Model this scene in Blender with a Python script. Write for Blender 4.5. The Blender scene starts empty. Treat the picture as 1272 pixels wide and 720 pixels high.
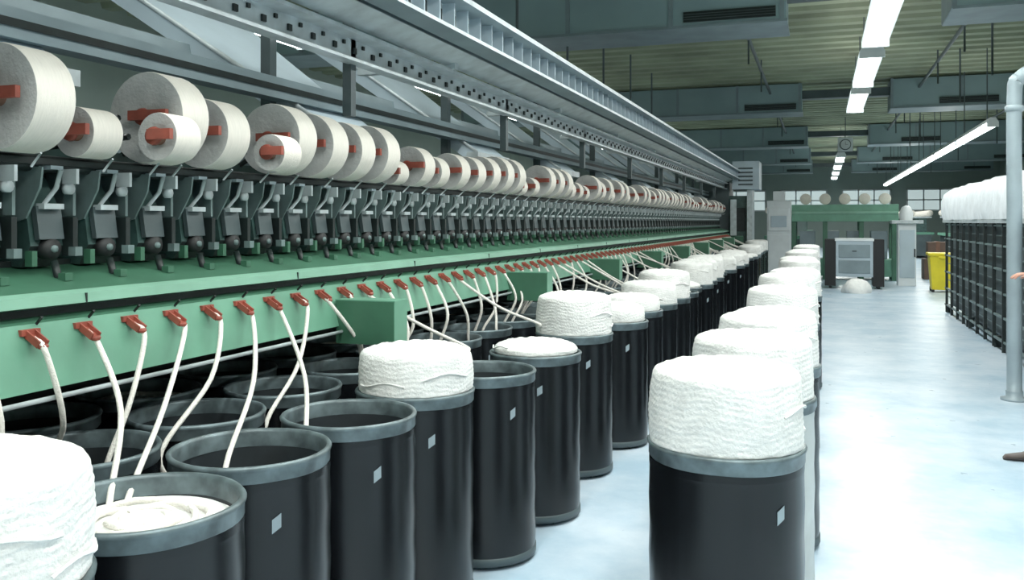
import bpy, math, random
from mathutils import Vector, Matrix
random.seed(7)
sc = bpy.context.scene

# ---------------------------------------------------------------- materials
def lin(c):
    c = c/255.0
    return c/12.92 if c <= 0.04045 else ((c+0.055)/1.055)**2.4
def col(r, g, b): return (lin(r), lin(g), lin(b), 1)

def mat(name, rgb, rough=0.5, metal=0.0, var=0.12, nscale=6.0, bump=0.0, bscale=40.0, emit=0.0, spec=0.5, stretch=None):
    m = bpy.data.materials.new(name); m.use_nodes = True
    nt = m.node_tree; b = nt.nodes['Principled BSDF']
    b.inputs['Roughness'].default_value = rough
    b.inputs['Metallic'].default_value = metal
    b.inputs['Specular IOR Level'].default_value = spec
    tc = nt.nodes.new('ShaderNodeTexCoord')
    mp = nt.nodes.new('ShaderNodeMapping')
    if stretch: mp.inputs['Scale'].default_value = stretch
    nt.links.new(tc.outputs['Object'], mp.inputs['Vector'])
    n = nt.nodes.new('ShaderNodeTexNoise'); n.inputs['Scale'].default_value = nscale
    n.inputs['Detail'].default_value = 5
    nt.links.new(mp.outputs['Vector'], n.inputs['Vector'])
    cr = nt.nodes.new('ShaderNodeValToRGB')
    c = col(*rgb)
    cr.color_ramp.elements[0].position = 0.3; cr.color_ramp.elements[1].position = 0.7
    cr.color_ramp.elements[0].color = tuple(max(0, x*(1-var)) for x in c[:3])+(1,)
    cr.color_ramp.elements[1].color = tuple(min(1, x*(1+var)) for x in c[:3])+(1,)
    nt.links.new(n.outputs['Fac'], cr.inputs['Fac'])
    nt.links.new(cr.outputs['Color'], b.inputs['Base Color'])
    if bump > 0:
        n2 = nt.nodes.new('ShaderNodeTexNoise'); n2.inputs['Scale'].default_value = bscale
        n2.inputs['Detail'].default_value = 6
        nt.links.new(mp.outputs['Vector'], n2.inputs['Vector'])
        bp = nt.nodes.new('ShaderNodeBump'); bp.inputs['Strength'].default_value = bump
        bp.inputs['Distance'].default_value = 0.02
        nt.links.new(n2.outputs['Fac'], bp.inputs['Height'])
        nt.links.new(bp.outputs['Normal'], b.inputs['Normal'])
    if emit > 0:
        b.inputs['Emission Color'].default_value = c
        b.inputs['Emission Strength'].default_value = emit
    return m

M = {}
M['can'] = mat('can_black_fibre', (13, 15, 18), 0.27, 0, 0.4, 3, spec=.4, stretch=(6, 6, 1))
M['band'] = mat('can_rim_steel', (96, 110, 114), 0.38, 0.3, 0.5, 14)
M['inner'] = mat('can_inner', (34, 40, 44), 0.5, 0.1, 0.3, 8)
M['label'] = mat('can_label', (140, 156, 164), 0.5)
M['pale'] = mat('can_pale_plastic', (196, 202, 202), 0.5)
M['cotton'] = mat('raw_cotton', (238, 238, 235), 0.95, 0, 0.08, 16, 0.35, 90, spec=0.1)
M['sliver'] = mat('cotton_sliver', (236, 232, 224), 0.9, 0, 0.08, 30, 0.4, 150, spec=0.1)
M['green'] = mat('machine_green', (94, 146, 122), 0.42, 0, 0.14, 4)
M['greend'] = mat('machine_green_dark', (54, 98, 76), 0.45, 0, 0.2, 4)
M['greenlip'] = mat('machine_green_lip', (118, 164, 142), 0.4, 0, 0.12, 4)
M['red'] = mat('red_plastic', (140, 66, 52), 0.5, 0, 0.25, 20)
M['dark'] = mat('dark_metal', (26, 35, 35), 0.5, 0.2, 0.3, 12)
M['teal'] = mat('spinbox_teal_grey', (54, 78, 75), 0.45, 0.1, 0.4, 12)
M['steel'] = mat('light_steel', (182, 192, 195), 0.35, 0.1, 0.2, 8)
M['grey'] = mat('blue_grey_paint', (122, 138, 144), 0.5, 0.1, 0.15, 3)
M['cheek'] = mat('cheek_plate', (98, 116, 116), 0.45, 0.1, 0.3, 8)
M['greyd'] = mat('dark_grey_paint', (68, 80, 83), 0.5, 0.1, 0.2, 3)
M['plate'] = mat('pale_sheet_metal', (172, 188, 198), 0.45, 0.05, 0.1, 2)
M['pipe'] = mat('pipe_grey_paint', (150, 165, 172), 0.4, 0.1, 0.12, 4)
M['yarn'] = mat('yarn_cream', (232, 226, 216), 0.85, 0, 0.05, 20, 0.3, 120, spec=0.1, stretch=(1, 9, 1))
M['yarnshade'] = mat('yarn_face_shaded', (182, 182, 180), 0.85, 0, 0.12, 12, 0.3, 60, spec=0.1)  # yarn end faces, shadow put into a greyer colour
M['tubec'] = mat('paper_tube', (120, 84, 66), 0.7)
M['black'] = mat('black_rubber', (18, 20, 22), 0.6)
M['white'] = mat('white_paint', (214, 220, 222), 0.45, 0, 0.06, 4)
M['yellow'] = mat('yellow_plastic', (226, 206, 40), 0.45, 0, 0.08, 6)
M['fleece'] = mat('white_cover', (226, 232, 236), 0.85, 0, 0.1, 5, 0.5, 12)
M['lamp'] = mat('fluorescent_diffuser', (245, 255, 252), 0.5, emit=5.0)
M['pane'] = mat('window_pane', (215, 235, 235), 0.3, emit=0.5)
M['ceil'] = mat('ceiling_deck', (140, 150, 126), 0.75, 0, 0.35, 0.6)
M['wall'] = mat('wall_paint', (150, 166, 160), 0.8, 0, 0.08, 1)
M['duct'] = mat('duct_paint', (130, 154, 158), 0.6, 0, 0.1, 1)
M['brown'] = mat('brown_box', (96, 74, 62), 0.7)

# floor: painted concrete, patchy sheen
def floor_mat():
    m = bpy.data.materials.new('floor_painted_concrete'); m.use_nodes = True
    nt = m.node_tree; b = nt.nodes['Principled BSDF']
    tc = nt.nodes.new('ShaderNodeTexCoord')
    n = nt.nodes.new('ShaderNodeTexNoise'); n.inputs['Scale'].default_value = 1.3; n.inputs['Detail'].default_value = 10
    n.inputs['Roughness'].default_value = .65
    nt.links.new(tc.outputs['Object'], n.inputs['Vector'])
    cr = nt.nodes.new('ShaderNodeValToRGB')
    cr.color_ramp.elements[0].position = .38; cr.color_ramp.elements[0].color = col(162, 188, 206)
    cr.color_ramp.elements[1].position = .62; cr.color_ramp.elements[1].color = col(200, 214, 226)
    nt.links.new(n.outputs['Fac'], cr.inputs['Fac']); nt.links.new(cr.outputs['Color'], b.inputs['Base Color'])
    n2 = nt.nodes.new('ShaderNodeTexNoise'); n2.inputs['Scale'].default_value = 9; n2.inputs['Detail'].default_value = 8
    nt.links.new(tc.outputs['Object'], n2.inputs['Vector'])
    mr = nt.nodes.new('ShaderNodeMapRange'); mr.inputs['To Min'].default_value = .18; mr.inputs['To Max'].default_value = .5
    nt.links.new(n2.outputs['Fac'], mr.inputs['Value']); nt.links.new(mr.outputs['Result'], b.inputs['Roughness'])
    bp = nt.nodes.new('ShaderNodeBump'); bp.inputs['Strength'].default_value = .35; bp.inputs['Distance'].default_value = .01
    nt.links.new(n2.outputs['Fac'], bp.inputs['Height']); nt.links.new(bp.outputs['Normal'], b.inputs['Normal'])
    return m
M['floor'] = floor_mat()

# ---------------------------------------------------------------- mesh builder
class MB:
    def __init__(s): s.v = []; s.f = []; s.m = []; s.sm = []; s.mats = []
    def mi(s, k):
        if k not in s.mats: s.mats.append(k)
        return s.mats.index(k)
    def add(s, vs, fs, k, smooth=False):
        o = len(s.v); s.v += [tuple(p) for p in vs]; i = s.mi(k)
        for f in fs: s.f.append(tuple(o+a for a in f)); s.m.append(i); s.sm.append(smooth)
    def box(s, c, d, k, rot=None):
        x, y, z = d[0]/2, d[1]/2, d[2]/2
        vs = [Vector(p) for p in ((-x,-y,-z),(x,-y,-z),(x,y,-z),(-x,y,-z),(-x,-y,z),(x,-y,z),(x,y,z),(-x,y,z))]
        if rot: vs = [rot @ p for p in vs]
        vs = [p+Vector(c) for p in vs]
        s.add(vs, [(0,3,2,1),(4,5,6,7),(0,1,5,4),(1,2,6,5),(2,3,7,6),(3,0,4,7)], k)
    def bb(s, x0, x1, y0, y1, z0, z1, k): s.box(((x0+x1)/2,(y0+y1)/2,(z0+z1)/2),(x1-x0,y1-y0,z1-z0),k)
    def prism(s, poly, y0, y1, k, ks=None):
        """poly in XZ extruded along Y ; ks optional list of material per side"""
        n = len(poly)
        vs = [(p[0], y0, p[1]) for p in poly]+[(p[0], y1, p[1]) for p in poly]
        s.add(vs, [tuple(range(n)), tuple(range(2*n-1, n-1, -1))], k)
        for i in range(n):
            j = (i+1) % n
            s.add([vs[i], vs[j], vs[n+j], vs[n+i]], [(0,3,2,1)], ks[i] if ks else k)
    def lathe(s, prof, c, k, seg=32, axis='Z', closed=False, disp=None):
        vs = []; n = len(prof)
        for a in range(seg):
            t = 2*math.pi*a/seg
            for j, (r, h) in enumerate(prof):
                rr = r + (disp(t, h, r) if disp else 0)
                if axis == 'Z': p = (rr*math.cos(t), rr*math.sin(t), h)
                elif axis == 'Y': p = (rr*math.cos(t), h, rr*math.sin(t))
                else: p = (h, rr*math.cos(t), rr*math.sin(t))
                vs.append((p[0]+c[0], p[1]+c[1], p[2]+c[2]))
        fs = []
        for a in range(seg):
            b = (a+1) % seg
            for j in range(n-1): fs.append((a*n+j, b*n+j, b*n+j+1, a*n+j+1))
        s.add(vs, fs, k, True)
    def tube(s, pts, r, k, seg=8):
        pts = [Vector(p) for p in pts]; n = len(pts); vs = []; up = Vector((0.13, 0.27, 1)).normalized()
        for i, p in enumerate(pts):
            t = (pts[min(i+1, n-1)]-pts[max(i-1, 0)]).normalized()
            a = t.cross(up)
            if a.length < 1e-3: a = t.cross(Vector((1, 0, 0)))
            a.normalize(); b = t.cross(a)
            rr = r[i] if isinstance(r, (list, tuple)) else r
            for j in range(seg):
                q = 2*math.pi*j/seg; vs.append(p+a*rr*math.cos(q)+b*rr*math.sin(q))
        fs = [(i*seg+j, i*seg+(j+1) % seg, (i+1)*seg+(j+1) % seg, (i+1)*seg+j) for i in range(n-1) for j in range(seg)]
        fs += [tuple(range(seg)), tuple(range(n*seg-1, (n-1)*seg-1, -1))]
        s.add(vs, fs, k, True)
    def mesh(s, name):
        me = bpy.data.meshes.new(name); me.from_pydata(s.v, [], s.f)
        for k in s.mats: me.materials.append(M[k])
        me.polygons.foreach_set('material_index', s.m); me.polygons.foreach_set('use_smooth', s.sm)
        me.update(); return me
    def obj(s, name, parent=None, loc=(0,0,0), bevel=0):
        o = bpy.data.objects.new(name, s.mesh(name)); sc.collection.objects.link(o); o.location = loc
        if parent: o.parent = parent
        if bevel:
            md = o.modifiers.new('bevel', 'BEVEL'); md.width = bevel; md.segments = 2; md.limit_method = 'ANGLE'
        return o
def empty(name, loc=(0,0,0)):
    o = bpy.data.objects.new(name, None); sc.collection.objects.link(o); o.location = loc; return o
def bez(P, n=14):
    """Catmull-Rom through P"""
    P = [Vector(p) for p in P]; Q = [P[0]*2-P[1]]+P+[P[-1]*2-P[-2]]; out = []
    for i in range(1, len(Q)-2):
        for j in range(n):
            t = j/n; a, b, c, d = Q[i-1], Q[i], Q[i+1], Q[i+2]
            out.append(0.5*((2*b)+(c-a)*t+(2*a-5*b+4*c-d)*t*t+(3*b-a-3*c+d)*t**3))
    out.append(P[-1]); return out

# ---------------------------------------------------------------- room shell
XL, XR, Y0, Y1, ZC = -11.0, 9.5, -6.0, 56.0, 5.0
b = MB(); b.bb(XL, XR, Y0, Y1, -0.2, 0, 'floor'); b.obj('floor')
b = MB(); prof = []
y = Y0
while y < Y1:
    prof += [(y, ZC), (y+.22, ZC), (y+.28, ZC+.12), (y+.5, ZC+.12), (y+.56, ZC)]; y += .56
vs = []; fs = []
for (yy, zz) in prof: vs += [(XL, yy, zz), (XR, yy, zz)]
for i in range(len(prof)-1): fs.append((2*i, 2*i+2, 2*i+3, 2*i+1))
b.add(vs, fs, 'ceil'); b.bb(XL, XR, Y0, Y1, ZC+.14, ZC+.3, 'ceil'); b.obj('ceiling')
for nm, a in (('wall_left', (XL-.2, XL, Y0, Y1)), ('wall_right', (XR, XR+.2, Y0, Y1)), ('wall_back', (XL, XR, Y0-.2, Y0)), ('wall_far', (XL, XR, Y1, Y1+.2))):
    b = MB(); b.bb(*a, 0, ZC+.3, 'wall'); b.obj(nm)
wi = 1
for x in (-8, -4.5, -1, 2.5, 6):
    b = MB(); b.bb(x-1.3, x+1.3, Y1-.05, Y1-.02, 2.2, 3.4, 'pane')
    for xx in (-1.3, -.43, .43, 1.3): b.bb(x+xx-.04, x+xx+.04, Y1-.09, Y1-.01, 2.15, 3.45, 'white')
    for zz in (2.2, 2.8, 3.4): b.bb(x-1.34, x+1.34, Y1-.09, Y1-.01, zz-.04, zz+.04, 'white')
    b.obj('window_%d' % wi); wi += 1

# cross ducts under ceiling
for i, yy in enumerate((12.5, 23.0, 33.5, 43.5, 52.0)):
    b = MB()
    for (x0, x1) in ((-9.5, -.45), (1.6, 8.5)):
        b.bb(x0, x1, yy, yy+1.0, 4.28, 4.96, 'duct')
        b.bb(x0-.02, x1+.02, yy-.03, yy+1.03, 4.25, 4.29, 'grey')
        n = int((x1-x0)/1.5)
        for k in range(n+1): b.bb(x0+k*1.5-.03, x0+k*1.5+.03, yy-.02, yy+1.02, 4.26, 4.97, 'grey')
        for k in range(0, n, 3):
            cx = x1-.75-k*1.5
            b.bb(cx-.62, cx+.62, yy-.035, yy-.005, 4.33, 4.47, 'dark')
            for q in range(3): b.bb(cx-.62, cx+.62, yy-.045, yy-.03, 4.36+q*.035, 4.368+q*.035, 'greyd')
    b.bb(-.45, 1.6, yy+.2, yy+.5, 4.6, 4.8, 'greyd')
    b.obj('ceiling_air_duct')
# longitudinal conduits + hangers
b = MB()
for x in (-1.2, 2.2, 5.0):
    b.tube([(x, Y0+.1, 4.75), (x, Y1-.1, 4.75)], .035, 'greyd', 8)
for yy in (16, 19.5, 27, 30, 38, 47):
    for x in (-1.2, 2.2, 2.6, 5.0): b.tube([(x, yy, 3.9 if x > 2.3 else 4.3), (x, yy, 4.98)], .018, 'greyd', 6)
b.obj('ceiling_conduit_pipes')

# ---------------------------------------------------------------- lights
LG = .41
def fixture(x, y0, L, z, w=.34, power=120, hang=True):
    b = MB(); h = L/2
    b.prism([(-w/2, 0), (w/2, 0), (w/2-.05, .09), (-w/2+.05, .09)], -h, h, 'white')
    for q in (-1, 1): b.lathe([(0.0, -h+.06), (.045, -h+.06), (.045, h-.06), (0.0, h-.06)], (q*w*.24, 0, -.04), 'lamp', 8, 'Y')
    b.bb(-w*.42, w*.42, -h+.05, h-.05, -.012, -.002, 'lamp')
    for q in (-h, h-.04): b.bb(-w/2, w/2, q, q+.04, -.09, .0, 'white')
    if hang:
        for q in (-h*.7, h*.7): b.tube([(0, q, .08), (0, q, ZC-z-.02)], .012, 'greyd', 6)
    o = b.obj('fluorescent_light', None, (x, y0+h, z))
    for nm, e, dz, rx in (('tube_glow', power*LG, -.1, 0), ('ceiling_fill', power*LG*.16, .13, math.pi)):  # second area light added above the housing to brighten the ceiling
        ld = bpy.data.lights.new(nm, 'AREA'); ld.shape = 'RECTANGLE'; ld.size = w; ld.size_y = L-.1
        ld.energy = e; ld.color = (.97, 1.0, .96)
        lo = bpy.data.objects.new(nm, ld); sc.collection.objects.link(lo); lo.parent = o; lo.location = (0, 0, dz); lo.rotation_euler = (rx, 0, 0)
    return o
for k in range(-3, 3): fixture(.68, 9.7+3.75*k, 3.0, 3.95, power=180)
for k in range(4): fixture(.68, 34+5*k, 3.0, 3.95, power=150)
for k in range(7): fixture(3.1, 19+4.3*k, 4.2, 3.45, .2, 150)
for k in range(3): fixture(3.9, -4.5+5.0*k, 3.0, 4.3, power=170)  # out-of-view row on the right, added for room light
for k in range(8): fixture(-7.0, -2+5.0*k, 3.0, 4.1, .2, power=150)  # left row added for room light, no lamps known there
for k in range(3): fixture(-1.0, -5+4.2*k, 3.0, 4.55, power=190)  # unseen overhead row added to light the area around the camera

# ---------------------------------------------------------------- spinning machine
mach = empty('open_end_spinning_machine', (-3.0, 12, 0))
def part(b, name, bevel=0):
    o = b.obj(name, mach, (3.0, -12, 0), bevel); return o
YA, YB = 0.4, 23.0
# green rail
b = MB()
poly = [(-2.50, 1.40), (-2.235, 1.335), (-2.20, 1.325), (-2.195, 1.295), (-2.25, 1.285), (-2.25, 1.262), (-2.185, 1.25), (-2.135, 1.06), (-2.165, 1.055), (-2.50, 1.12)]
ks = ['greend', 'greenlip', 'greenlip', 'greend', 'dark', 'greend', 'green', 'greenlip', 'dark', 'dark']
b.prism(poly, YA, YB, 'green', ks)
y = YA+.6
while y < YB: b.bb(-2.2, -2.194, y, y+.006, 1.294, 1.325, 'dark'); y += 1.2
b.tube([(-2.12, YA, 1.035), (-2.12, YB, 1.035)], .008, 'steel', 8)
part(b, 'feed_rail')
# body
b = MB()
b.prism([(-2.95, .12), (-2.95, 1.15), (-2.5, 1.15), (-2.5, 1.42), (-2.62, 1.42), (-2.62, 1.72), (-2.38, 1.735), (-2.38, 1.755), (-3.9, 1.755), (-3.9, .12)], YA, YB, 'dark')
b.bb(-3.4, -3.3, YA, YB, 1.75, 2.05, 'grey')
b.bb(-3.0, -2.72, YA, YB, 1.755, 1.83, 'teal')
# drive roller shaft for the packages
b.lathe([(.028, YA), (.028, YB)], (-2.42, 0, 1.74), 'dark', 12, 'Y')
b.bb(-2.80, -2.70, YA, YB, 2.20, 2.31, 'grey')
b.bb(-2.705, -2.695, YA, YB, 2.24, 2.27, 'dark')
b.bb(-3.3, -3.2, YA, YB, 2.35, 2.5, 'grey')
part(b, 'machine_frame')
# upright posts, each section 2.4 m
b = MB(); yy = 1.7
while yy < YB:
    b.bb(-2.86, -2.80, yy-.03, yy+.03, 1.75, 2.85, 'greyd')
    b.bb(-2.86, -2.02, yy-.03, yy+.03, 2.83, 2.88, 'greyd')
    b.bb(-2.36, -2.31, yy-.025, yy+.025, 2.1, 2.86, 'greyd')
    b.bb(-2.95, -2.90, yy-.04, yy+.04, 0, 1.2, 'dark')
    b.bb(-3.95, -3.90, yy-.04, yy+.04, 0, 1.2, 'dark')
    # inclined sheet-metal suction chute
    vs = [(-2.62, yy+.15, 2.10), (-2.62, yy+.85, 2.10), (-3.7, yy+.75, 2.95), (-3.7, yy-.5, 2.95)]
    vs2 = [(v[0]-.05, v[1], v[2]-.07) for v in vs]
    b.add(vs+vs2, [(0,1,2,3), (7,6,5,4), (0,4,5,1), (1,5,6,2), (2,6,7,3), (3,7,4,0)], 'plate')
    b.bb(-2.7, -2.6, yy+.12, yy+.88, 2.05, 2.11, 'steel')
    b.tube([(-2.62, yy+.15, 2.11), (-3.7, yy-.5, 2.96)], .014, 'steel', 6)
    b.tube([(-3.7, yy-.5, 2.95), (-3.7, yy-.5, ZC-.02)], .02, 'greyd', 6)
    # T hanger and lamp bracket
    b.bb(-2.9, -2.2, yy+1.1, yy+1.16, 2.52, 2.56, 'steel')
    yy += 2.4
part(b, 'uprights')
# overhead rails
b = MB()
# lower service rail
b.prism([(-2.33, 2.37), (-2.25, 2.37), (-2.25, 2.385), (-2.31, 2.385), (-2.31, 2.50), (-2.22, 2.50), (-2.22, 2.52), (-2.33, 2.52)], YA-2, YB, 'steel')
# inclined light sheet cover between the rails
b.prism([(-2.26, 2.545), (-2.09, 2.60), (-2.09, 2.605), (-2.26, 2.55)], YA-2, YB, 'steel')
b.prism([(-2.14, 2.60), (-2.125, 2.60), (-2.125, 2.70), (-2.14, 2.70)], YA-2, YB, 'grey')
# main overhead channel
b.prism([(-2.05, 2.60), (-1.90, 2.60), (-1.90, 2.62), (-2.02, 2.62), (-2.02, 2.78), (-1.88, 2.78), (-1.88, 2.81), (-2.05, 2.81)], YA-2, YB, 'steel', ['grey','steel','steel','steel','grey','steel','steel','greyd'])
b.bb(-2.16, -2.10, YA-2, YB, 2.72, 2.76, 'greyd')
y = YA-1.5
while y < YB-.3:
    b.bb(-2.02, -2.012, y, y+.07, 2.655, 2.745, 'dark')
    b.bb(-2.02, -1.95, y+.10, y+.112, 2.62, 2.78, 'plate')
    b.box((-2.302, y, 2.44), (.01, .03, .03), 'dark')
    b.box((-2.302, y+.09, 2.47), (.01, .02, .02), 'dark')
    y += .2
part(b, 'overhead_rails')

# spin box units
PB = .24
b = MB(); i = 0; y = .6
while y < YB-.5:
    w = .085
    # wedge housing
    b.prism([(-2.62, 1.41), (-2.46, 1.40), (-2.42, 1.47), (-2.44, 1.60), (-2.50, 1.70), (-2.62, 1.73)], y-w, y+w*.55, 'teal',
            ['dark', 'dark', 'teal', 'teal', 'greyd', 'dark'])
    # pale cheek plate
    b.prism([(-2.60, 1.52), (-2.43, 1.56), (-2.37, 1.66), (-2.36, 1.725), (-2.60, 1.735)], y-w-.010, y-w-.002, 'cheek')
    # front lid
    b.box((-2.415, y-.02, 1.545), (.02, .10, .11), 'greyd', Matrix.Rotation(-.15, 3, 'Y'))
    b.box((-2.405, y-.02, 1.60), (.035, .08, .018), 'steel')
    # lower collector with knob
    b.lathe([(0, .04), (.032, .04), (.036, .0), (.03, -.02)], (-2.43, y-.02, 1.46), 'black', 14, 'X')
    b.lathe([(0, .048), (.012, .048), (.012, .03)], (-2.43, y-.02, 1.46), 'cheek', 8, 'X')
    b.box((-2.40, y+.055, 1.50), (.05, .02, .13), 'dark')
    b.box((-2.375, y+.055, 1.45), (.03, .03, .03), 'cheek')
    b.box((-2.42, y+.075, 1.63), (.04, .012, .12), 'cheek')
    b.lathe([(0, .0), (.02, .0), (.02, .02), (0, .02)], (-2.40, y+.04, 1.66), 'steel', 10, 'X')
    # yarn take-off tube and guide
    b.tube([(-2.44, y-.02, 1.60), (-2.38, y-.02, 1.66), (-2.36, y-.02, 1.72)], .008, 'steel', 6)
    b.box((-2.37, y+.03, 1.70), (.06, .012, .05), 'steel')
    b.box((-2.39, y-.05, 1.725), (.09, .05, .012), 'grey')
    # sliver inlet on ledge
    b.tube([(-2.36, y-.03, 1.365), (-2.38, y-.03, 1.42)], .013, 'dark', 8)
    b.box((-2.33, y-.03, 1.37), (.03, .03, .025), 'greend')
    b.box((-2.40, y-.10, 1.43), (.03, .02, .05), 'greend')
    y += PB; i += 1
part(b, 'spin_boxes')

# sliver guides (red)
b = MB(); PC = .197; clipY = []
y = 1.97-PC*7
while y < YB-.6:
    clipY.append(y)
    R = Matrix.Rotation(.55, 3, 'Y')
    b.box((-2.150, y, 1.205), (.064, .024, .010), 'red', R)
    b.box((-2.150, y-.015, 1.211), (.064, .005, .022), 'red', R)
    b.box((-2.150, y+.015, 1.211), (.064, .005, .022), 'red', R)
    b.box((-2.178, y, 1.228), (.020, .066, .018), 'red')
    b.lathe([(.012, -.008), (.017, 0), (.012, .008), (.008, 0), (.012, -.008)], (-2.124, y, 1.190), 'red', 10, 'Z')
    b.tube([(-2.19, y+.035, 1.245), (-2.16, y+.03, 1.27)], .005, 'dark', 6)
    y += PC
part(b, 'sliver_guides')

# green brackets/ trays hanging from the rail
b = MB(); yy = 3.66
while yy < YB:
    b.box((-2.0, yy, 1.08), (.30, .012, .20), 'greend')
    b.box((-1.852, yy+.06, 1.08), (.012, .13, .20), 'green')
    b.box((-2.0, yy+.06, 1.18), (.31, .13, .01), 'green')
    b.box((-2.0, yy+.12, 1.08), (.30, .012, .20), 'greend')
    yy += 2.4
part(b, 'green_bracket_boxes')

# headstock at the far end
b = MB()
b.bb(-2.9, -2.2, YB, YB+1.1, 0, 2.55, 'greyd')
b.bb(-3.9, -2.9, YB, YB+1.1, 0, 1.9, 'green')
b.bb(-2.2, -1.75, YB, YB+.9, 0, 2.2, 'teal')
b.bb(-2.1, -1.45, YB-.3, YB+.7, 2.35, 3.05, 'plate')
b.bb(-1.75, -1.62, YB-.2, YB+.6, 0, 2.4, 'steel')
b.bb(-2.15, -2.0, YB-.25, YB-.2, 1.2, 2.1, 'steel')
for q in range(5): b.bb(-1.95, -1.6, YB-.315, YB-.3, 2.45+q*.1, 2.49+q*.1, 'greyd')
b.bb(-2.1, -1.8, YB-.015, YB, 1.3, 1.9, 'dark')
part(b, 'headstock', .01)

# ---------------------------------------------------------------- yarn bobbins
b = MB()
lst = [(.70,.15),(.97,.16),(1.25,.1),(1.5,.16),(1.79,.14),(2.09,.165),(2.38,.085),(2.72,.17),(2.60,-.085),(3.02,.14),(3.27,-.078),(3.50,.16),(3.80,.155),(4.09,.15),(4.37,.155),(4.66,.07),(4.92,.12),(5.20,.10),(5.50,.12),(5.80,.12),(6.08,.13),(6.36,.14),(6.64,.14),(6.9,.07)]
y = 7.2
while y < YB-.4: lst.append((y, random.choice([.14,.09,.14,.12,.13,.08,.14,.11]))); y += .29
for (y, r) in lst:
    x = -2.36
    if r < 0: r = -r; x = -2.21
    L = .145 if r > .1 else .13
    z = 1.765+r
    seg = 40 if y < 6 else 20
    # yarn package
    b.lathe([(r*.985, -L/2), (r, -L/2+.008), (r*1.004, 0), (r, L/2-.008), (r*.985, L/2)], (x, y, z), 'yarn', seg, 'Y')
    b.lathe([(.030, -L/2+.012), (r*.55, -L/2+.004), (r*.8, -L/2+.001), (r*.985, -L/2)], (x, y, z), 'yarnshade', seg, 'Y')
    b.lathe([(.030, L/2-.012), (r*.985, L/2)], (x, y, z), 'yarnshade', seg, 'Y')
    b.lathe([(.020, -L/2+.0), (.022, -L/2-.012), (.030, -L/2-.012), (.030, L/2+.012), (.02, L/2+.012)], (x, y, z), 'tubec', 16, 'Y')
    # cradle : red chuck discs and arm
    b.lathe([(0, -L/2-.028), (.030, -L/2-.028), (.034, -L/2-.014), (.0, -L/2-.01)], (x, y, z), 'red', 14, 'Y')
    xs = .17 if r > .1 else .10
    b.box((x+.04, y-L/2-.034, z+.004), (xs, .018, .036), 'red')
    b.box((x-.045, y+L/2+.022, z+.004), (.13, .012, .03), 'red')
    b.tube([(x-.1, y-L/2-.026, z), (-2.6, y-L/2-.026, z-.02), (-2.74, y-L/2-.02, 1.82)], .012, 'dark', 6)
    # small yarn guide
    b.tube([(-2.30, y, 1.72), (-2.25, y-.01, 1.76)], .004, 'steel', 5)
b.obj('yarn_bobbins')

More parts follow.
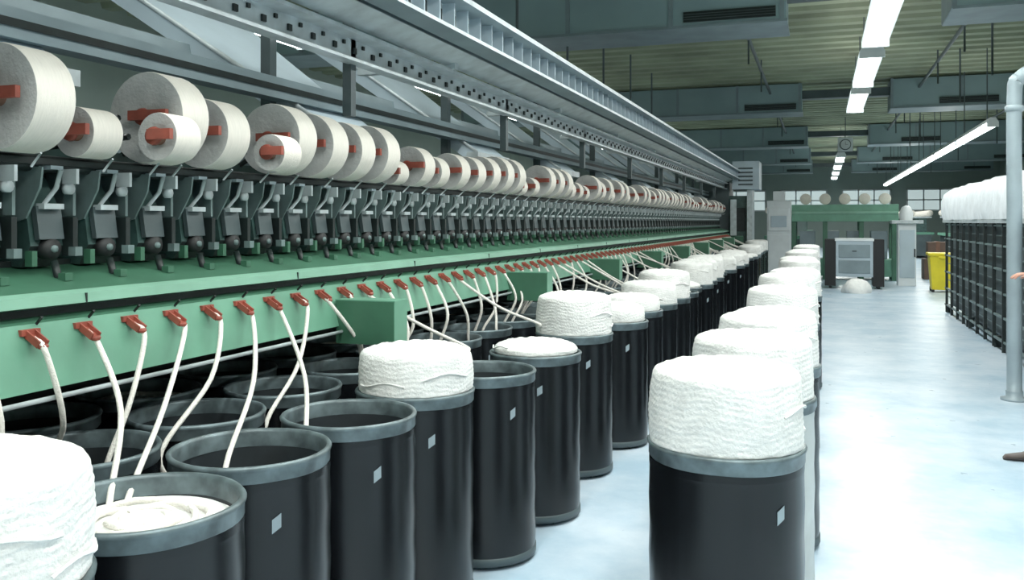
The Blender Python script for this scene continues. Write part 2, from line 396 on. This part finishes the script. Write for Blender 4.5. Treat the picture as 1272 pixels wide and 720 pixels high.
# ---------------------------------------------------------------- cans
def can_mesh(kind, seed, seg=48):
    rd = random.Random(seed); b = MB(); H = .855; R = .238
    body = 'pale' if kind.startswith('P') else 'can'
    b.lathe([(0, .02), (R-.01, .02), (R+.004, .02), (R+.004, .05), (R, .055)], (0,0,0), 'greyd', seg)
    pr = [(R, .055)]
    for j in range(1, 9): pr.append((R-.0015+.003*(j % 2), .055+j*.09))
    pr.append((R, H-.065))
    b.lathe(pr, (0,0,0), body, seg)
    ph = rd.random()*6
    wob = lambda t, h, r: .0025*math.sin(2*t+ph)+.0015*math.sin(5*t+ph*2)
    b.lathe([(R, H-.044), (R+.003, H-.040), (R+.003, H-.012), (R+.006, H-.008), (R+.008, H), (R+.003, H+.007), (R-.006, H+.006), (R-.010, H-.004), (R-.010, H-.05)], (0,0,0), 'band', seg, disp=wob)
    b.lathe([(R, H-.066), (R, H-.043)], (0,0,0), body, seg)
    b.lathe([(R-.010, H-.05), (R-.011, .30)], (0,0,0), 'inner', seg)
    # casters
    for a in range(4):
        t = a*math.pi/2+.78
        b.box((.17*math.cos(t), .17*math.sin(t), .012), (.05, .03, .024), 'black')
    # label : curved patch
    la = rd.uniform(-1.3, -.6); vs = []
    for j in range(5):
        t = la+j*.028
        vs += [((R+.003)*math.cos(t), (R+.003)*math.sin(t), H-.19+j*.004), ((R+.003)*math.cos(t), (R+.003)*math.sin(t), H-.15+j*.004)]
    b.add(vs, [(2*j, 2*j+2, 2*j+3, 2*j+1) for j in range(4)], 'label')
    hk = kind.strip('P')
    if hk in ('tall', 'mid', 'low', 'short'):
        ht = {'tall': .245, 'mid': .175, 'low': .045, 'short': .11}[hk]; rs = R+.001 if hk in ('tall', 'mid') else R-.015
        sd = [rd.uniform(0, 6) for _ in range(8)]
        def fr(t, h):
            wav = .014*math.sin(2*t+sd[0])+.008*math.sin(5*t+sd[1])+.004*math.sin(11*t+sd[5])
            st = math.sin((h+wav)*2*math.pi/.019)
            st2 = math.sin(9*t+h*60+sd[2])*math.sin(14*t-h*35+sd[3])
            return .0008*st+.0013*st2+.0035*math.sin(3*t+h*14+sd[4])
        prof = []; nz = max(10, int(ht/.0045))
        prof.append((rs-.03, H-.03)); prof.append((rs-.012, H+.004))
        for j in range(nz+1):
            q = j/nz; edge = max(0, (q*ht-(ht-.03))/.03)
            prof.append((rs-.004+.006*math.sin(q*math.pi)-.010*q-.022*(1-math.sqrt(max(0, 1-edge*edge))), H+.008+q*ht*.93))
        def disp(t, h, r):
            if h < H+.006: return 0
            return fr(t, h)
        nr = 16
        SG = 120 if seg >= 48 else 40
        b.lathe(prof, (0,0,0), 'cotton', SG, disp=disp)
        # top surface : nearly flat rosette of coiled sliver
        r0 = prof[-1][0]; vs = []; fs = []; cx0, cx1 = rd.uniform(-.01,.01), rd.uniform(-.01,.01)
        for a in range(SG):
            t = 2*math.pi*a/SG
            for j in range(nr+1):
                q = 1-j/nr; r = (r0+fr(t, prof[-1][1]))*q
                hz = prof[-1][1]+.018*(1-q**4) - .02*math.exp(-(q/.2)**2)
                if 0 < j < nr: hz += .003*math.sin(a*2*math.pi*13/SG+q*9)+.0015*math.sin(q*40+3*t)
                hz += cx0*q*math.cos(t)*(1-q)+cx1*q*math.sin(t)*(1-q)
                vs.append((r*math.cos(t), r*math.sin(t), hz))
        for a in range(SG):
            c = (a+1) % SG
            for j in range(nr): fs.append((a*(nr+1)+j, c*(nr+1)+j, c*(nr+1)+j+1, a*(nr+1)+j+1))
        b.add(vs, fs, 'cotton', True)
        # loose strands draped on the pile
        for _ in range(2 if hk in ('tall', 'mid') else 1):
            t0 = rd.uniform(0, 6.28); z0 = H+.02+rd.uniform(.1, .8)*ht*.85
            b.tube([((rs+.001)*math.cos(t0+k*.12), (rs+.001)*math.sin(t0+k*.12), z0+.012*math.sin(k*.7+t0)) for k in range(9)], .004, 'cotton', 6)
    elif hk == 'inside':
        b.lathe([(R-.012, H-.06), (.2, H-.045), (.12, H-.05), (.05, H-.035), (0, H-.04)], (0,0,0), 'cotton', seg)
        for k in range(4):
            rr = .16-.035*k
            b.tube([(rr*math.cos(a*.3+k), .9*rr*math.sin(a*.3+k), H-.042+.006*math.sin(a)) for a in range(22)], .009, 'sliver', 6)
    elif hk == 'empty':
        b.lathe([(R-.012, .45), (0, .46)], (0,0,0), 'cotton', seg)
        b.tube([(.12*math.cos(a*.35), .12*math.sin(a*.35), .47) for a in range(18)], .01, 'sliver', 6)
    return b.mesh('sliver_can_'+kind)
VAR = {}
def can(kind, x, y, var=0, rz=None):
    key = (kind, var)
    if key not in VAR: VAR[key] = can_mesh(kind, len(VAR)*7+3)
    o = bpy.data.objects.new('cotton_sliver_can', VAR[key]); sc.collection.objects.link(o)
    o.location = (x, y, 0); o.rotation_euler = (0, 0, random.uniform(-.3, .3) if rz is None else rz); return o
# aisle-side row of the machine
row1 = [(-1.58,.72,'mid'),(-1.56,1.25,'tall'),(-1.582,1.77,'inside'),(-1.65,2.30,'empty'),(-1.61,2.83,'empty'),(-1.59,3.34,'mid'),(-1.49,3.88,'empty'),(-1.44,4.50,'low'),(-1.46,5.36,'tall'),(-1.38,6.12,'short')]
for x, y, k in row1: can(k, x, y, 0, 0)
y = 6.9; i = 0
while y < 22.3:
    can(random.choice(['tall','mid','short','mid','low','tall','empty']), -1.42+random.uniform(-.06,.06), y, i % 2); y += random.uniform(.56, .68); i += 1
# rows under the machine
for rx, ks in ((-2.14, ['empty','inside','empty','empty','empty']), (-2.66, ['empty','inside','empty'])):
    y = .75+(.26 if rx > -2.5 else 0); i = 0
    while y < 22:
        can(ks[i % len(ks)], rx, y, 0); y += .55; i += 1
# free-standing row in the aisle
row2 = [(2.86,'tall',0,-.285),(3.68,'Ptall',0,-.262),(4.5,'tall',1,-.245),(5.45,'mid',0,-.26),(6.35,'tall',0,-.25)]
for y, k, v, x in row2: can(k, x, y, v)
y = 7.2; i = 0
while y < 19: can(['mid','tall','tall','mid'][i % 4], -.25+random.uniform(-.04,.02), y, i % 2); y += .76; i += 1

# ---------------------------------------------------------------- slivers
b = MB()
ends = {0:(-2.34,2.21),1:(-1.76,1.84),2:(-2.10,2.19),3:(-1.74,1.88),4:(-2.04,2.36),5:(-1.72,2.27),6:(-1.66,2.62),7:(-1.98,2.86),8:(-2.15,3.90),9:(-2.2,4.0)}
for n, cy in enumerate(clipY):
    k = n-7
    rd = random.Random(n*3+1)
    if k in ends: ex, ey = ends[k]; ez = .80
    elif k < 0: ex, ey, ez = -2.2, cy+rd.uniform(-.05, .1), .8
    else:
        c = rd.random()
        if c < .6: ex = -2.14+rd.uniform(-.12, .15); ey = cy+rd.uniform(-.15, .15); ez = .82
        else: ex = -1.58+rd.uniform(-.1, .05); ey = cy+rd.uniform(-.15, .25); ez = .93
    p0 = Vector((-2.16, cy, 1.21)); p1 = Vector((-2.112, cy, 1.17)); pe = Vector((ex, ey, ez))
    pm = p1.lerp(pe, .42)+Vector((.04+rd.uniform(-.02,.04), rd.uniform(-.03,.03), -.03+rd.uniform(-.03,.02)))
    pe2 = pe+Vector((rd.uniform(-.03,.03), rd.uniform(-.03,.03), -.12 if ez < .9 else -.02))
    b.tube(bez([p0, p1, pm, pe, pe2], 6), .0088, 'sliver', 7)
b.obj('cotton_slivers')

# ---------------------------------------------------------------- right-hand side machine
b = MB(); ya, yb = 7.9, 16.8; xa, xb = 2.0, 3.3
b.bb(xa+.12, xb, ya, yb, .12, 1.52, 'greyd')
for z in (.14, .42, .70, .98, 1.26, 1.50): b.bb(xa, xa+.03, ya, yb, z-.012, z+.012, 'cheek')
for z in (.28, .56, .84, 1.12, 1.38): b.bb(xa+.04, xa+.05, ya, yb, z-.006, z+.006, 'cheek')
y = ya
while y <= yb:
    b.bb(xa-.01, xa+.03, y, y+.03, .02, 1.55, 'dark')
    y += .62
y = ya
while y < yb: b.bb(xa+.02, xa+.12, y, y+.05, 0, .14, 'dark'); b.bb(xb-.1, xb, y, y+.05, 0, .14, 'dark'); y += 2.2
b.bb(xa-.03, xb+.03, ya-.02, yb+.02, 1.53, 1.58, 'steel')
o = b.obj('carding_machine_frame')
# rounded cloth/fleece cover on top
b = MB(); n = 60; pr = [(-.03, 1.58), (-.045, 1.7), (-.04, 1.9), (.0, 2.03), (.1, 2.1), (.4, 2.14), (.9, 2.14), (1.2, 2.1), (1.32, 1.98), (1.34, 1.58)]
vs = []; fs = []
for i in range(n+1):
    yy = ya+(yb-ya)*i/n
    for j, (px, pz) in enumerate(pr):
        w = .018*math.sin(i*1.3+j*.6) + .012*math.sin(i*.47+j)
        vs.append((xa+px+w*.6, yy, pz+(w if j not in (0, 9) else 0)))
m_ = len(pr)
for i in range(n):
    for j in range(m_-1): fs.append((i*m_+j, i*m_+j+1, (i+1)*m_+j+1, (i+1)*m_+j))
fs += [tuple(range(m_-1, -1, -1)), tuple(range(n*m_, (n+1)*m_))]
b.add(vs, fs, 'fleece', True); c = b.obj('cover'); c.parent = o

# bent pipe post
b = MB(); PX = 1.585
b.tube(bez([(PX, 8.7, .03), (PX, 8.7, 1.5), (PX, 8.7, 2.62), (PX+.04, 8.7, 2.79), (PX+.2, 8.7, 2.86), (PX+.64, 8.7, 2.87), (4.6, 8.7, 2.87)], 8), .06, 'pipe', 20)
b.lathe([(0, 0), (.11, 0), (.11, .02), (.068, .03), (.068, .08)], (PX, 8.7, 0), 'pipe', 20)
b.lathe([(.058, 0), (.075, .01), (.075, .05), (.058, .06)], (PX, 8.7, 2.50), 'pipe', 20)
b.lathe([(.058, 0), (.075, .01), (.075, .05), (.058, .06)], (PX+.36, 8.7, 2.865), 'pipe', 20, 'X')
b.tube([(4.6, 8.7, 2.87), (4.6, 8.7, 4.98)], .06, 'pipe', 16)
b.obj('bent_duct_pipe')

# ---------------------------------------------------------------- far aisle objects
# trolley with cabinet
b = MB(); X, Y = .72, 21.8
b.bb(X-.4, X+.4, Y, Y+.7, .28, 1.12, 'plate'); b.bb(X-.42, X+.42, Y-.02, Y+.72, 1.10, 1.16, 'white')
b.bb(X-.34, X+.34, Y-.015, Y, .72, 1.02, 'grey'); b.bb(X-.34, X+.34, Y-.015, Y, .36, .66, 'grey')
b.bb(X-.05, X+.05, Y-.03, Y-.01, .86, .88, 'dark')
for q in (-.52, .52):
    b.bb(X+q-.12, X+q+.12, Y+.02, Y+.68, .06, 1.14, 'black')
    b.lathe([(0,-.03),(.06,-.03),(.06,.03),(0,.03)], (X+q, Y+.1, .06), 'black', 14, 'X')
    b.lathe([(0,-.03),(.06,-.03),(.06,.03),(0,.03)], (X+q, Y+.6, .06), 'black', 14, 'X')
b.obj('machine_control_trolley', None, (0,0,0), .008)
b = MB()
b.lathe([(.30, 0), (.31, .06), (.27, .16), (.2, .25), (.1, .3), (0, .31)], (.72, 20.7, 0), 'cotton', 32, disp=lambda t, h, r: .03*math.sin(3*t+h*9)*(r > .05))
b.obj('cotton_waste_heap')
# green cross machine
b = MB()
b.bb(-.75, 1.9, 25.0, 26.2, 1.55, 2.0, 'green'); b.bb(-.75, 1.9, 24.97, 25.0, 1.75, 1.82, 'greenlip')
b.bb(-.7, 1.85, 25.1, 26.1, .1, .55, 'green')
for x in (-.7, .1, 1.0, 1.8): b.bb(x-.06, x+.06, 25.05, 25.2, 0, 1.56, 'greend'); b.bb(x-.06, x+.06, 26.0, 26.15, 0, 1.56, 'greend')
for q in range(5): b.lathe([(0,-.08),(.15,-.08),(.15,.08),(0,.08)], (-.4+q*.5, 25.5, 2.16), 'yarn', 20, 'Y')
for q in range(4): b.bb(-.55+q*.6, -.15+q*.6, 25.3, 25.9, .56, 1.3, 'grey')
b.obj('green_winding_machine', None, (0,0,0), .01)
# white cabinet & column
b = MB(); b.bb(1.75, 2.15, 23.2, 23.7, 0, 1.5, 'white'); b.bb(1.78, 2.12, 23.18, 23.2, .2, 1.35, 'plate')
b.bb(1.6, 2.3, 23.1, 23.8, 1.5, 1.58, 'steel'); b.lathe([(.14, 1.58), (.16, 1.75), (.1, 1.9), (0, 1.95)], (1.95, 23.45, 0), 'white', 20); b.bb(2.1,2.13,23.15,23.18,.7,.9,'dark')
b.obj('white_control_cabinet', None, (0,0,0), .01)
b = MB(); b.bb(-1.35, -.75, 24.3, 24.9, 0, 2.1, 'white'); b.bb(-1.32, -.78, 24.27, 24.3, .2, 1.2, 'white'); b.bb(-1.32, -.78, 24.27, 24.3, 1.3, 1.9, 'white')
b.bb(-1.25,-.85,24.25,24.27,1.4,1.7,'plate'); b.bb(-1.2, -.9, 24.4, 24.7, 2.1, 2.35, 'white')
b.obj('switch_cabinet', None, (0,0,0), .01)
# yellow bin
b = MB(); X, Y = 2.52, 21.6
b.add([(X-.22,Y-.2,.05),(X+.22,Y-.2,.05),(X+.22,Y+.2,.05),(X-.22,Y+.2,.05),(X-.27,Y-.25,.82),(X+.27,Y-.25,.82),(X+.27,Y+.25,.82),(X-.27,Y+.25,.82)],
      [(0,3,2,1),(0,1,5,4),(1,2,6,5),(2,3,7,6),(3,0,4,7)], 'yellow')
b.bb(X-.3, X+.3, Y-.28, Y+.28, .80, .86, 'yellow'); b.bb(X-.1, X+.1, Y-.3, Y-.27, .74, .79, 'yellow')
for q in (-.2, .2): b.lathe([(0,-.025),(.06,-.025),(.06,.025),(0,.025)], (X+q, Y+.2, .06), 'black', 14, 'X'); b.bb(X+q-.03, X+q+.03, Y-.22, Y-.16, 0, .06, 'black')
b.obj('yellow_bin', None, (0,0,0), .012)
# boxes
b = MB(); b.bb(2.6, 3.3, 26, 26.7, 0, .55, 'brown'); b.bb(2.7, 3.2, 26.1, 26.6, .55, 1.0, 'brown'); b.bb(2.9, 3.0, 25.99, 26.71, 0, .56, 'tubec'); b.bb(2.9,3.0,26.09,26.61,.56,1.01,'tubec')
b.obj('stacked_cartons', None, (0,0,0), .008)
# distant spinning frames (far right & left)
def frame(x0, x1, ya, yb):
    b = MB()
    b.bb(x0, x1, ya, yb, .1, 1.0, 'greyd'); b.bb(x0-.1, x1+.1, ya, yb, 1.0, 1.1, 'green')
    b.bb(x0+.2, x1-.2, ya, yb, 1.1, 1.7, 'teal'); b.bb(x0, x1, ya, yb, 1.7, 1.76, 'steel')
    y = ya+.15
    while y < yb-.1:
        b.bb(x0-.02, x0, y, y+.04, 0, 1.0, 'dark')
        for xx in (x0+.05, x1-.05): b.lathe([(.02,-.07),(.13,-.07),(.13,.07),(.02,.07)], (xx, y+.15, 1.9), 'yarn', 12, 'Y')
        y += .3
    b.obj('spinning_frame')
frame(4.6, 5.8, 5, 40); frame(3.6, 4.4, 41, 52); frame(-7.6, -6.4, 3, 40); frame(-1.6, -.5, 29, 50)
# hanging clock
b = MB(); b.bb(.52, .98, 31, 31.08, 3.85, 4.3, 'white'); b.lathe([(0,-.02),(.17,-.02),(.18,0)], (.75, 31, 4.07), 'greyd', 24, 'Y'); b.lathe([(0,-.03),(.15,-.03)], (.75, 31, 4.07), 'white', 24, 'Y')
b.bb(.745,.755,30.96,30.97,4.07,4.17,'black'); b.bb(.75,.83,30.96,30.97,4.065,4.075,'black'); b.tube([(.75, 31.04, 4.3), (.75, 31.04, 4.98)], .015, 'greyd', 6)
b.obj('hanging_clock')

# ---------------------------------------------------------------- worker (walking toward -X at right edge)
M['skin'] = mat('skin', (196, 142, 120), .55, 0, .06, 20)
M['shirt'] = mat('work_shirt', (188, 176, 172), .85, 0, .08, 10, .3, 20)
M['trouser'] = mat('work_trousers', (66, 62, 64), .85, 0, .12, 10, .3, 20)
M['shoe'] = mat('brown_shoe', (58, 46, 42), .5)
M['hair'] = mat('dark_hair', (30, 24, 22), .7, 0, .3, 40, .6, 90)
def skinned(verts, edges, name, sub=2):
    me = bpy.data.meshes.new(name); me.from_pydata([v[:3] for v in verts], edges, [])
    o = bpy.data.objects.new(name, me); sc.collection.objects.link(o)
    md = o.modifiers.new('skin', 'SKIN'); md.use_smooth_shade = True
    for i, v in enumerate(verts):
        r = v[3]; me.skin_vertices[0].data[i].radius = (r, v[4] if len(v) > 4 else r)
        me.skin_vertices[0].data[i].use_root = (i == 0)
    s2 = o.modifiers.new('sub', 'SUBSURF'); s2.levels = sub; s2.render_levels = sub
    dg = bpy.context.evaluated_depsgraph_get(); dg.update()
    m2 = bpy.data.meshes.new_from_object(o.evaluated_get(dg)); bpy.data.objects.remove(o)
    for p in m2.polygons: p.use_smooth = True
    return m2
W = lambda x, y, z: (-x, -y, z)      # local forward x -> world -X ; left y -> world -Y
worker = empty('walking_worker', (1.69, 6.6, 0))
try:
    J = [  # forward, left, z, radius
        (0,0,.95,.135,.12),(.01,0,1.10,.125,.105),(.03,0,1.28,.15,.115),(.04,0,1.40,.13,.10),(.05,0,1.49,.058,.058),(.06,0,1.56,.05,.05),
        (.03,.17,1.42,.062),(.08,.23,1.17,.046),(.33,.20,1.20,.034),(.40,.19,1.215,.026),     # left arm, reaching forward
        (.03,-.17,1.42,.062),(-.06,-.23,1.16,.046),(-.02,-.25,.92,.034),(.0,-.25,.86,.026),   # right arm
        (.02,.09,.88,.092),(.20,.09,.52,.062),(.36,.09,.14,.042),(.38,.09,.07,.04),           # left leg forward
        (-.02,-.09,.88,.092),(-.06,-.09,.50,.062),(-.28,-.09,.16,.042),(-.30,-.09,.08,.04)]   # right leg back
    E = [(0,1),(1,2),(2,3),(3,4),(4,5),(3,6),(6,7),(7,8),(8,9),(3,10),(10,11),(11,12),(12,13),(0,14),(14,15),(15,16),(16,17),(0,18),(18,19),(19,20),(20,21)]
    V = [W(*j[:3])+tuple(j[3:]) for j in J]
    me = skinned(V, E, 'body')
    for k in ('shirt', 'trouser', 'skin'): me.materials.append(M[k])
    hl = Vector(W(.36,.2,1.2)); hr = Vector(W(-.01,-.25,.88))
    for p in me.polygons:
        c = p.center; mi = 0
        if c.z > 1.50: mi = 2
        elif (c-hl).length < .07 or (c-hr).length < .06 or c.x < -.34 and c.z > 1: mi = 2
        elif c.z < .96 and not (c.y > .19): mi = 1
        p.material_index = mi
    o = bpy.data.objects.new('body', me); sc.collection.objects.link(o); o.parent = worker
    # hands
    def hand(wr, d, nrm, side, name):
        wr = Vector(wr); d = Vector(d).normalized(); nrm = Vector(nrm).normalized(); sd = d.cross(nrm).normalized()*side
        P = lambda a, s, n: tuple(wr+d*a+sd*s+nrm*n)
        vs = [P(.0,0,0)+(.024,.018), P(.04,0,0)+(.036,.015), P(.085,0,0)+(.038,.013)]
        ms = [skinned(vs, [(0,1),(1,2)], name, 2)]
        for s, L in ((-.030,.065),(-.010,.075),(.010,.07),(.029,.055)):
            fv = [P(.07,s,0)+(.0095,), P(.09+L*.35,s*1.1,.006)+(.009,), P(.09+L*.7,s*1.1,.02)+(.008,), P(.09+L*.9,s*1.1,.038)+(.0065,)]
            ms.append(skinned(fv, [(0,1),(1,2),(2,3)], name, 1))
        tv = [P(.02,-.022,.0)+(.014,), P(.05,-.05,.012)+(.011,), P(.08,-.058,.025)+(.009,), P(.095,-.055,.033)+(.007,)]
        ms.append(skinned(tv, [(0,1),(1,2),(2,3)], name, 1))
        vv = []; ff = []
        for m in ms:
            o_ = len(vv); vv += [v.co[:] for v in m.vertices]; ff += [tuple(o_+i for i in p.vertices) for p in m.polygons]
        b = MB(); b.add(vv, ff, 'skin', True); h = b.obj(name); h.parent = worker
    hand(W(.385,.192,1.213), W(1,-.05,.05), (0,0,-1), 1, 'hand_l')
    hand(W(.0,-.25,.875), W(.1,0,-1), (0,-.3,0), 1, 'hand_r')
    # head
    b = MB(); vs = []; fs = []; NU, NV = 32, 24; hc = (.085, 0, 1.66)
    for i in range(NV+1):
        ph = math.pi*i/NV
        for j in range(NU):
            t = 2*math.pi*j/NU
            x = math.sin(ph)*math.cos(t); yv = math.sin(ph)*math.sin(t); z = math.cos(ph)
            rx, ry, rz = .098, .076, .118
            if z < -.1: ry *= 1-.28*(-z-.1); rx *= 1-.1*(-z-.1)
            px, py, pz = x*rx, yv*ry, z*rz
            if x > .5:
                f = math.exp(-(yv/.17)**2)
                px += f*(.028*math.exp(-((z+.18)/.14)**2)+.010*math.exp(-((z+.55)/.10)**2)+.010*math.exp(-((z+.85)/.12)**2))
                for s in (-1, 1): px -= .010*math.exp(-((yv-s*.38)/.15)**2-((z-.05)/.10)**2)
            vs.append(W(px+hc[0], py, pz+hc[2]))
    for i in range(NV):
        for j in range(NU): fs.append((i*NU+j, i*NU+(j+1) % NU, (i+1)*NU+(j+1) % NU, (i+1)*NU+j))
    b.add(vs, fs, 'skin', True)
    # hair cap
    vs = []; fs = []
    for i in range(13):
        for j in range(NU):
            t = 2*math.pi*j/NU; lim = (.42 if math.cos(t) > .2 else .62)*math.pi
            ph = lim*i/12; vs.append(W(math.sin(ph)*math.cos(t)*.104+hc[0]-.004, math.sin(ph)*math.sin(t)*.083, math.cos(ph)*.124+hc[2]+.003))
    for i in range(12):
        for j in range(NU): fs.append((i*NU+j, i*NU+(j+1) % NU, (i+1)*NU+(j+1) % NU, (i+1)*NU+j))
    b.add(vs, fs, 'hair', True)
    for s in (-1, 1):
        b.lathe([(.0,-.006),(.018,-.006),(.024,0),(.018,.006),(0,.003)], W(hc[0]-.005, s*.076, hc[2]-.01), 'skin', 14, 'Y')
        b.lathe([(0,-.011),(.009,-.006),(.011,0),(.009,.006),(0,.011)], W(hc[0]+.083, s*.029, hc[2]+.006), 'white', 12, 'X')
        b.lathe([(0,-.0125),(.004,-.0115)], W(hc[0]+.084, s*.029, hc[2]+.006), 'black', 10, 'X')
    b.box(W(hc[0]+.098, 0, hc[2]-.065), (.008, .04, .006), 'tubec')
    h = b.obj('head'); h.parent = worker
    # shoes
    def shoe(x, y, z, pitch, nm):
        b = MB(); vs = []; prs = [(-.07,.036,.05,.06),(-.03,.04,.05,.085),(.03,.04,.05,.085),(.09,.043,.05,.055),(.14,.044,.05,.045),(.185,.034,.05,.035),(.2,.015,.05,.02)]
        n = 10; R = Matrix.Rotation(pitch, 3, 'Y'); vs = []
        for (a, w, _, hh) in prs:
            for k in range(n):
                t = 2*math.pi*k/n
                p = Vector(W(a, w*math.cos(t), hh*.5+hh*.5*math.sin(t))); p = R @ p; vs.append(p+Vector(W(x, y, z)))
        fs = [(i*n+k, i*n+(k+1) % n, (i+1)*n+(k+1) % n, (i+1)*n+k) for i in range(len(prs)-1) for k in range(n)]
        fs += [tuple(range(n)), tuple(range((len(prs))*n-1, (len(prs)-1)*n-1, -1))]
        b.add(vs, fs, 'shoe', True); s = b.obj(nm); s.parent = worker
    shoe(.37, .09, 0.0, 0, 'shoe_l'); shoe(-.30, -.09, .035, -.25, 'shoe_r')
except Exception as e:
    print('WORKER FAIL', e)

# ---------------------------------------------------------------- world, camera
w = bpy.data.worlds.new('world'); sc.world = w; w.use_nodes = True
w.node_tree.nodes['Background'].inputs[0].default_value = (.6, .7, .75, 1)
w.node_tree.nodes['Background'].inputs[1].default_value = .3
f = 1100.0
cd = bpy.data.cameras.new('camera'); cam = bpy.data.objects.new('camera', cd); sc.collection.objects.link(cam)
cd.sensor_width = 36; cd.lens = 36*f/1272
yaw = math.atan((1020-636)/f)
cam.location = (0, 0, 1.55); cam.rotation_euler = (math.pi/2, 0, yaw)
cd.shift_y = -(360-275)/1272
cd.clip_end = 200
sc.camera = cam
sc.view_settings.view_transform = 'Standard'
sc.view_settings.exposure = 0.0
sc.view_settings.gamma = 1.1
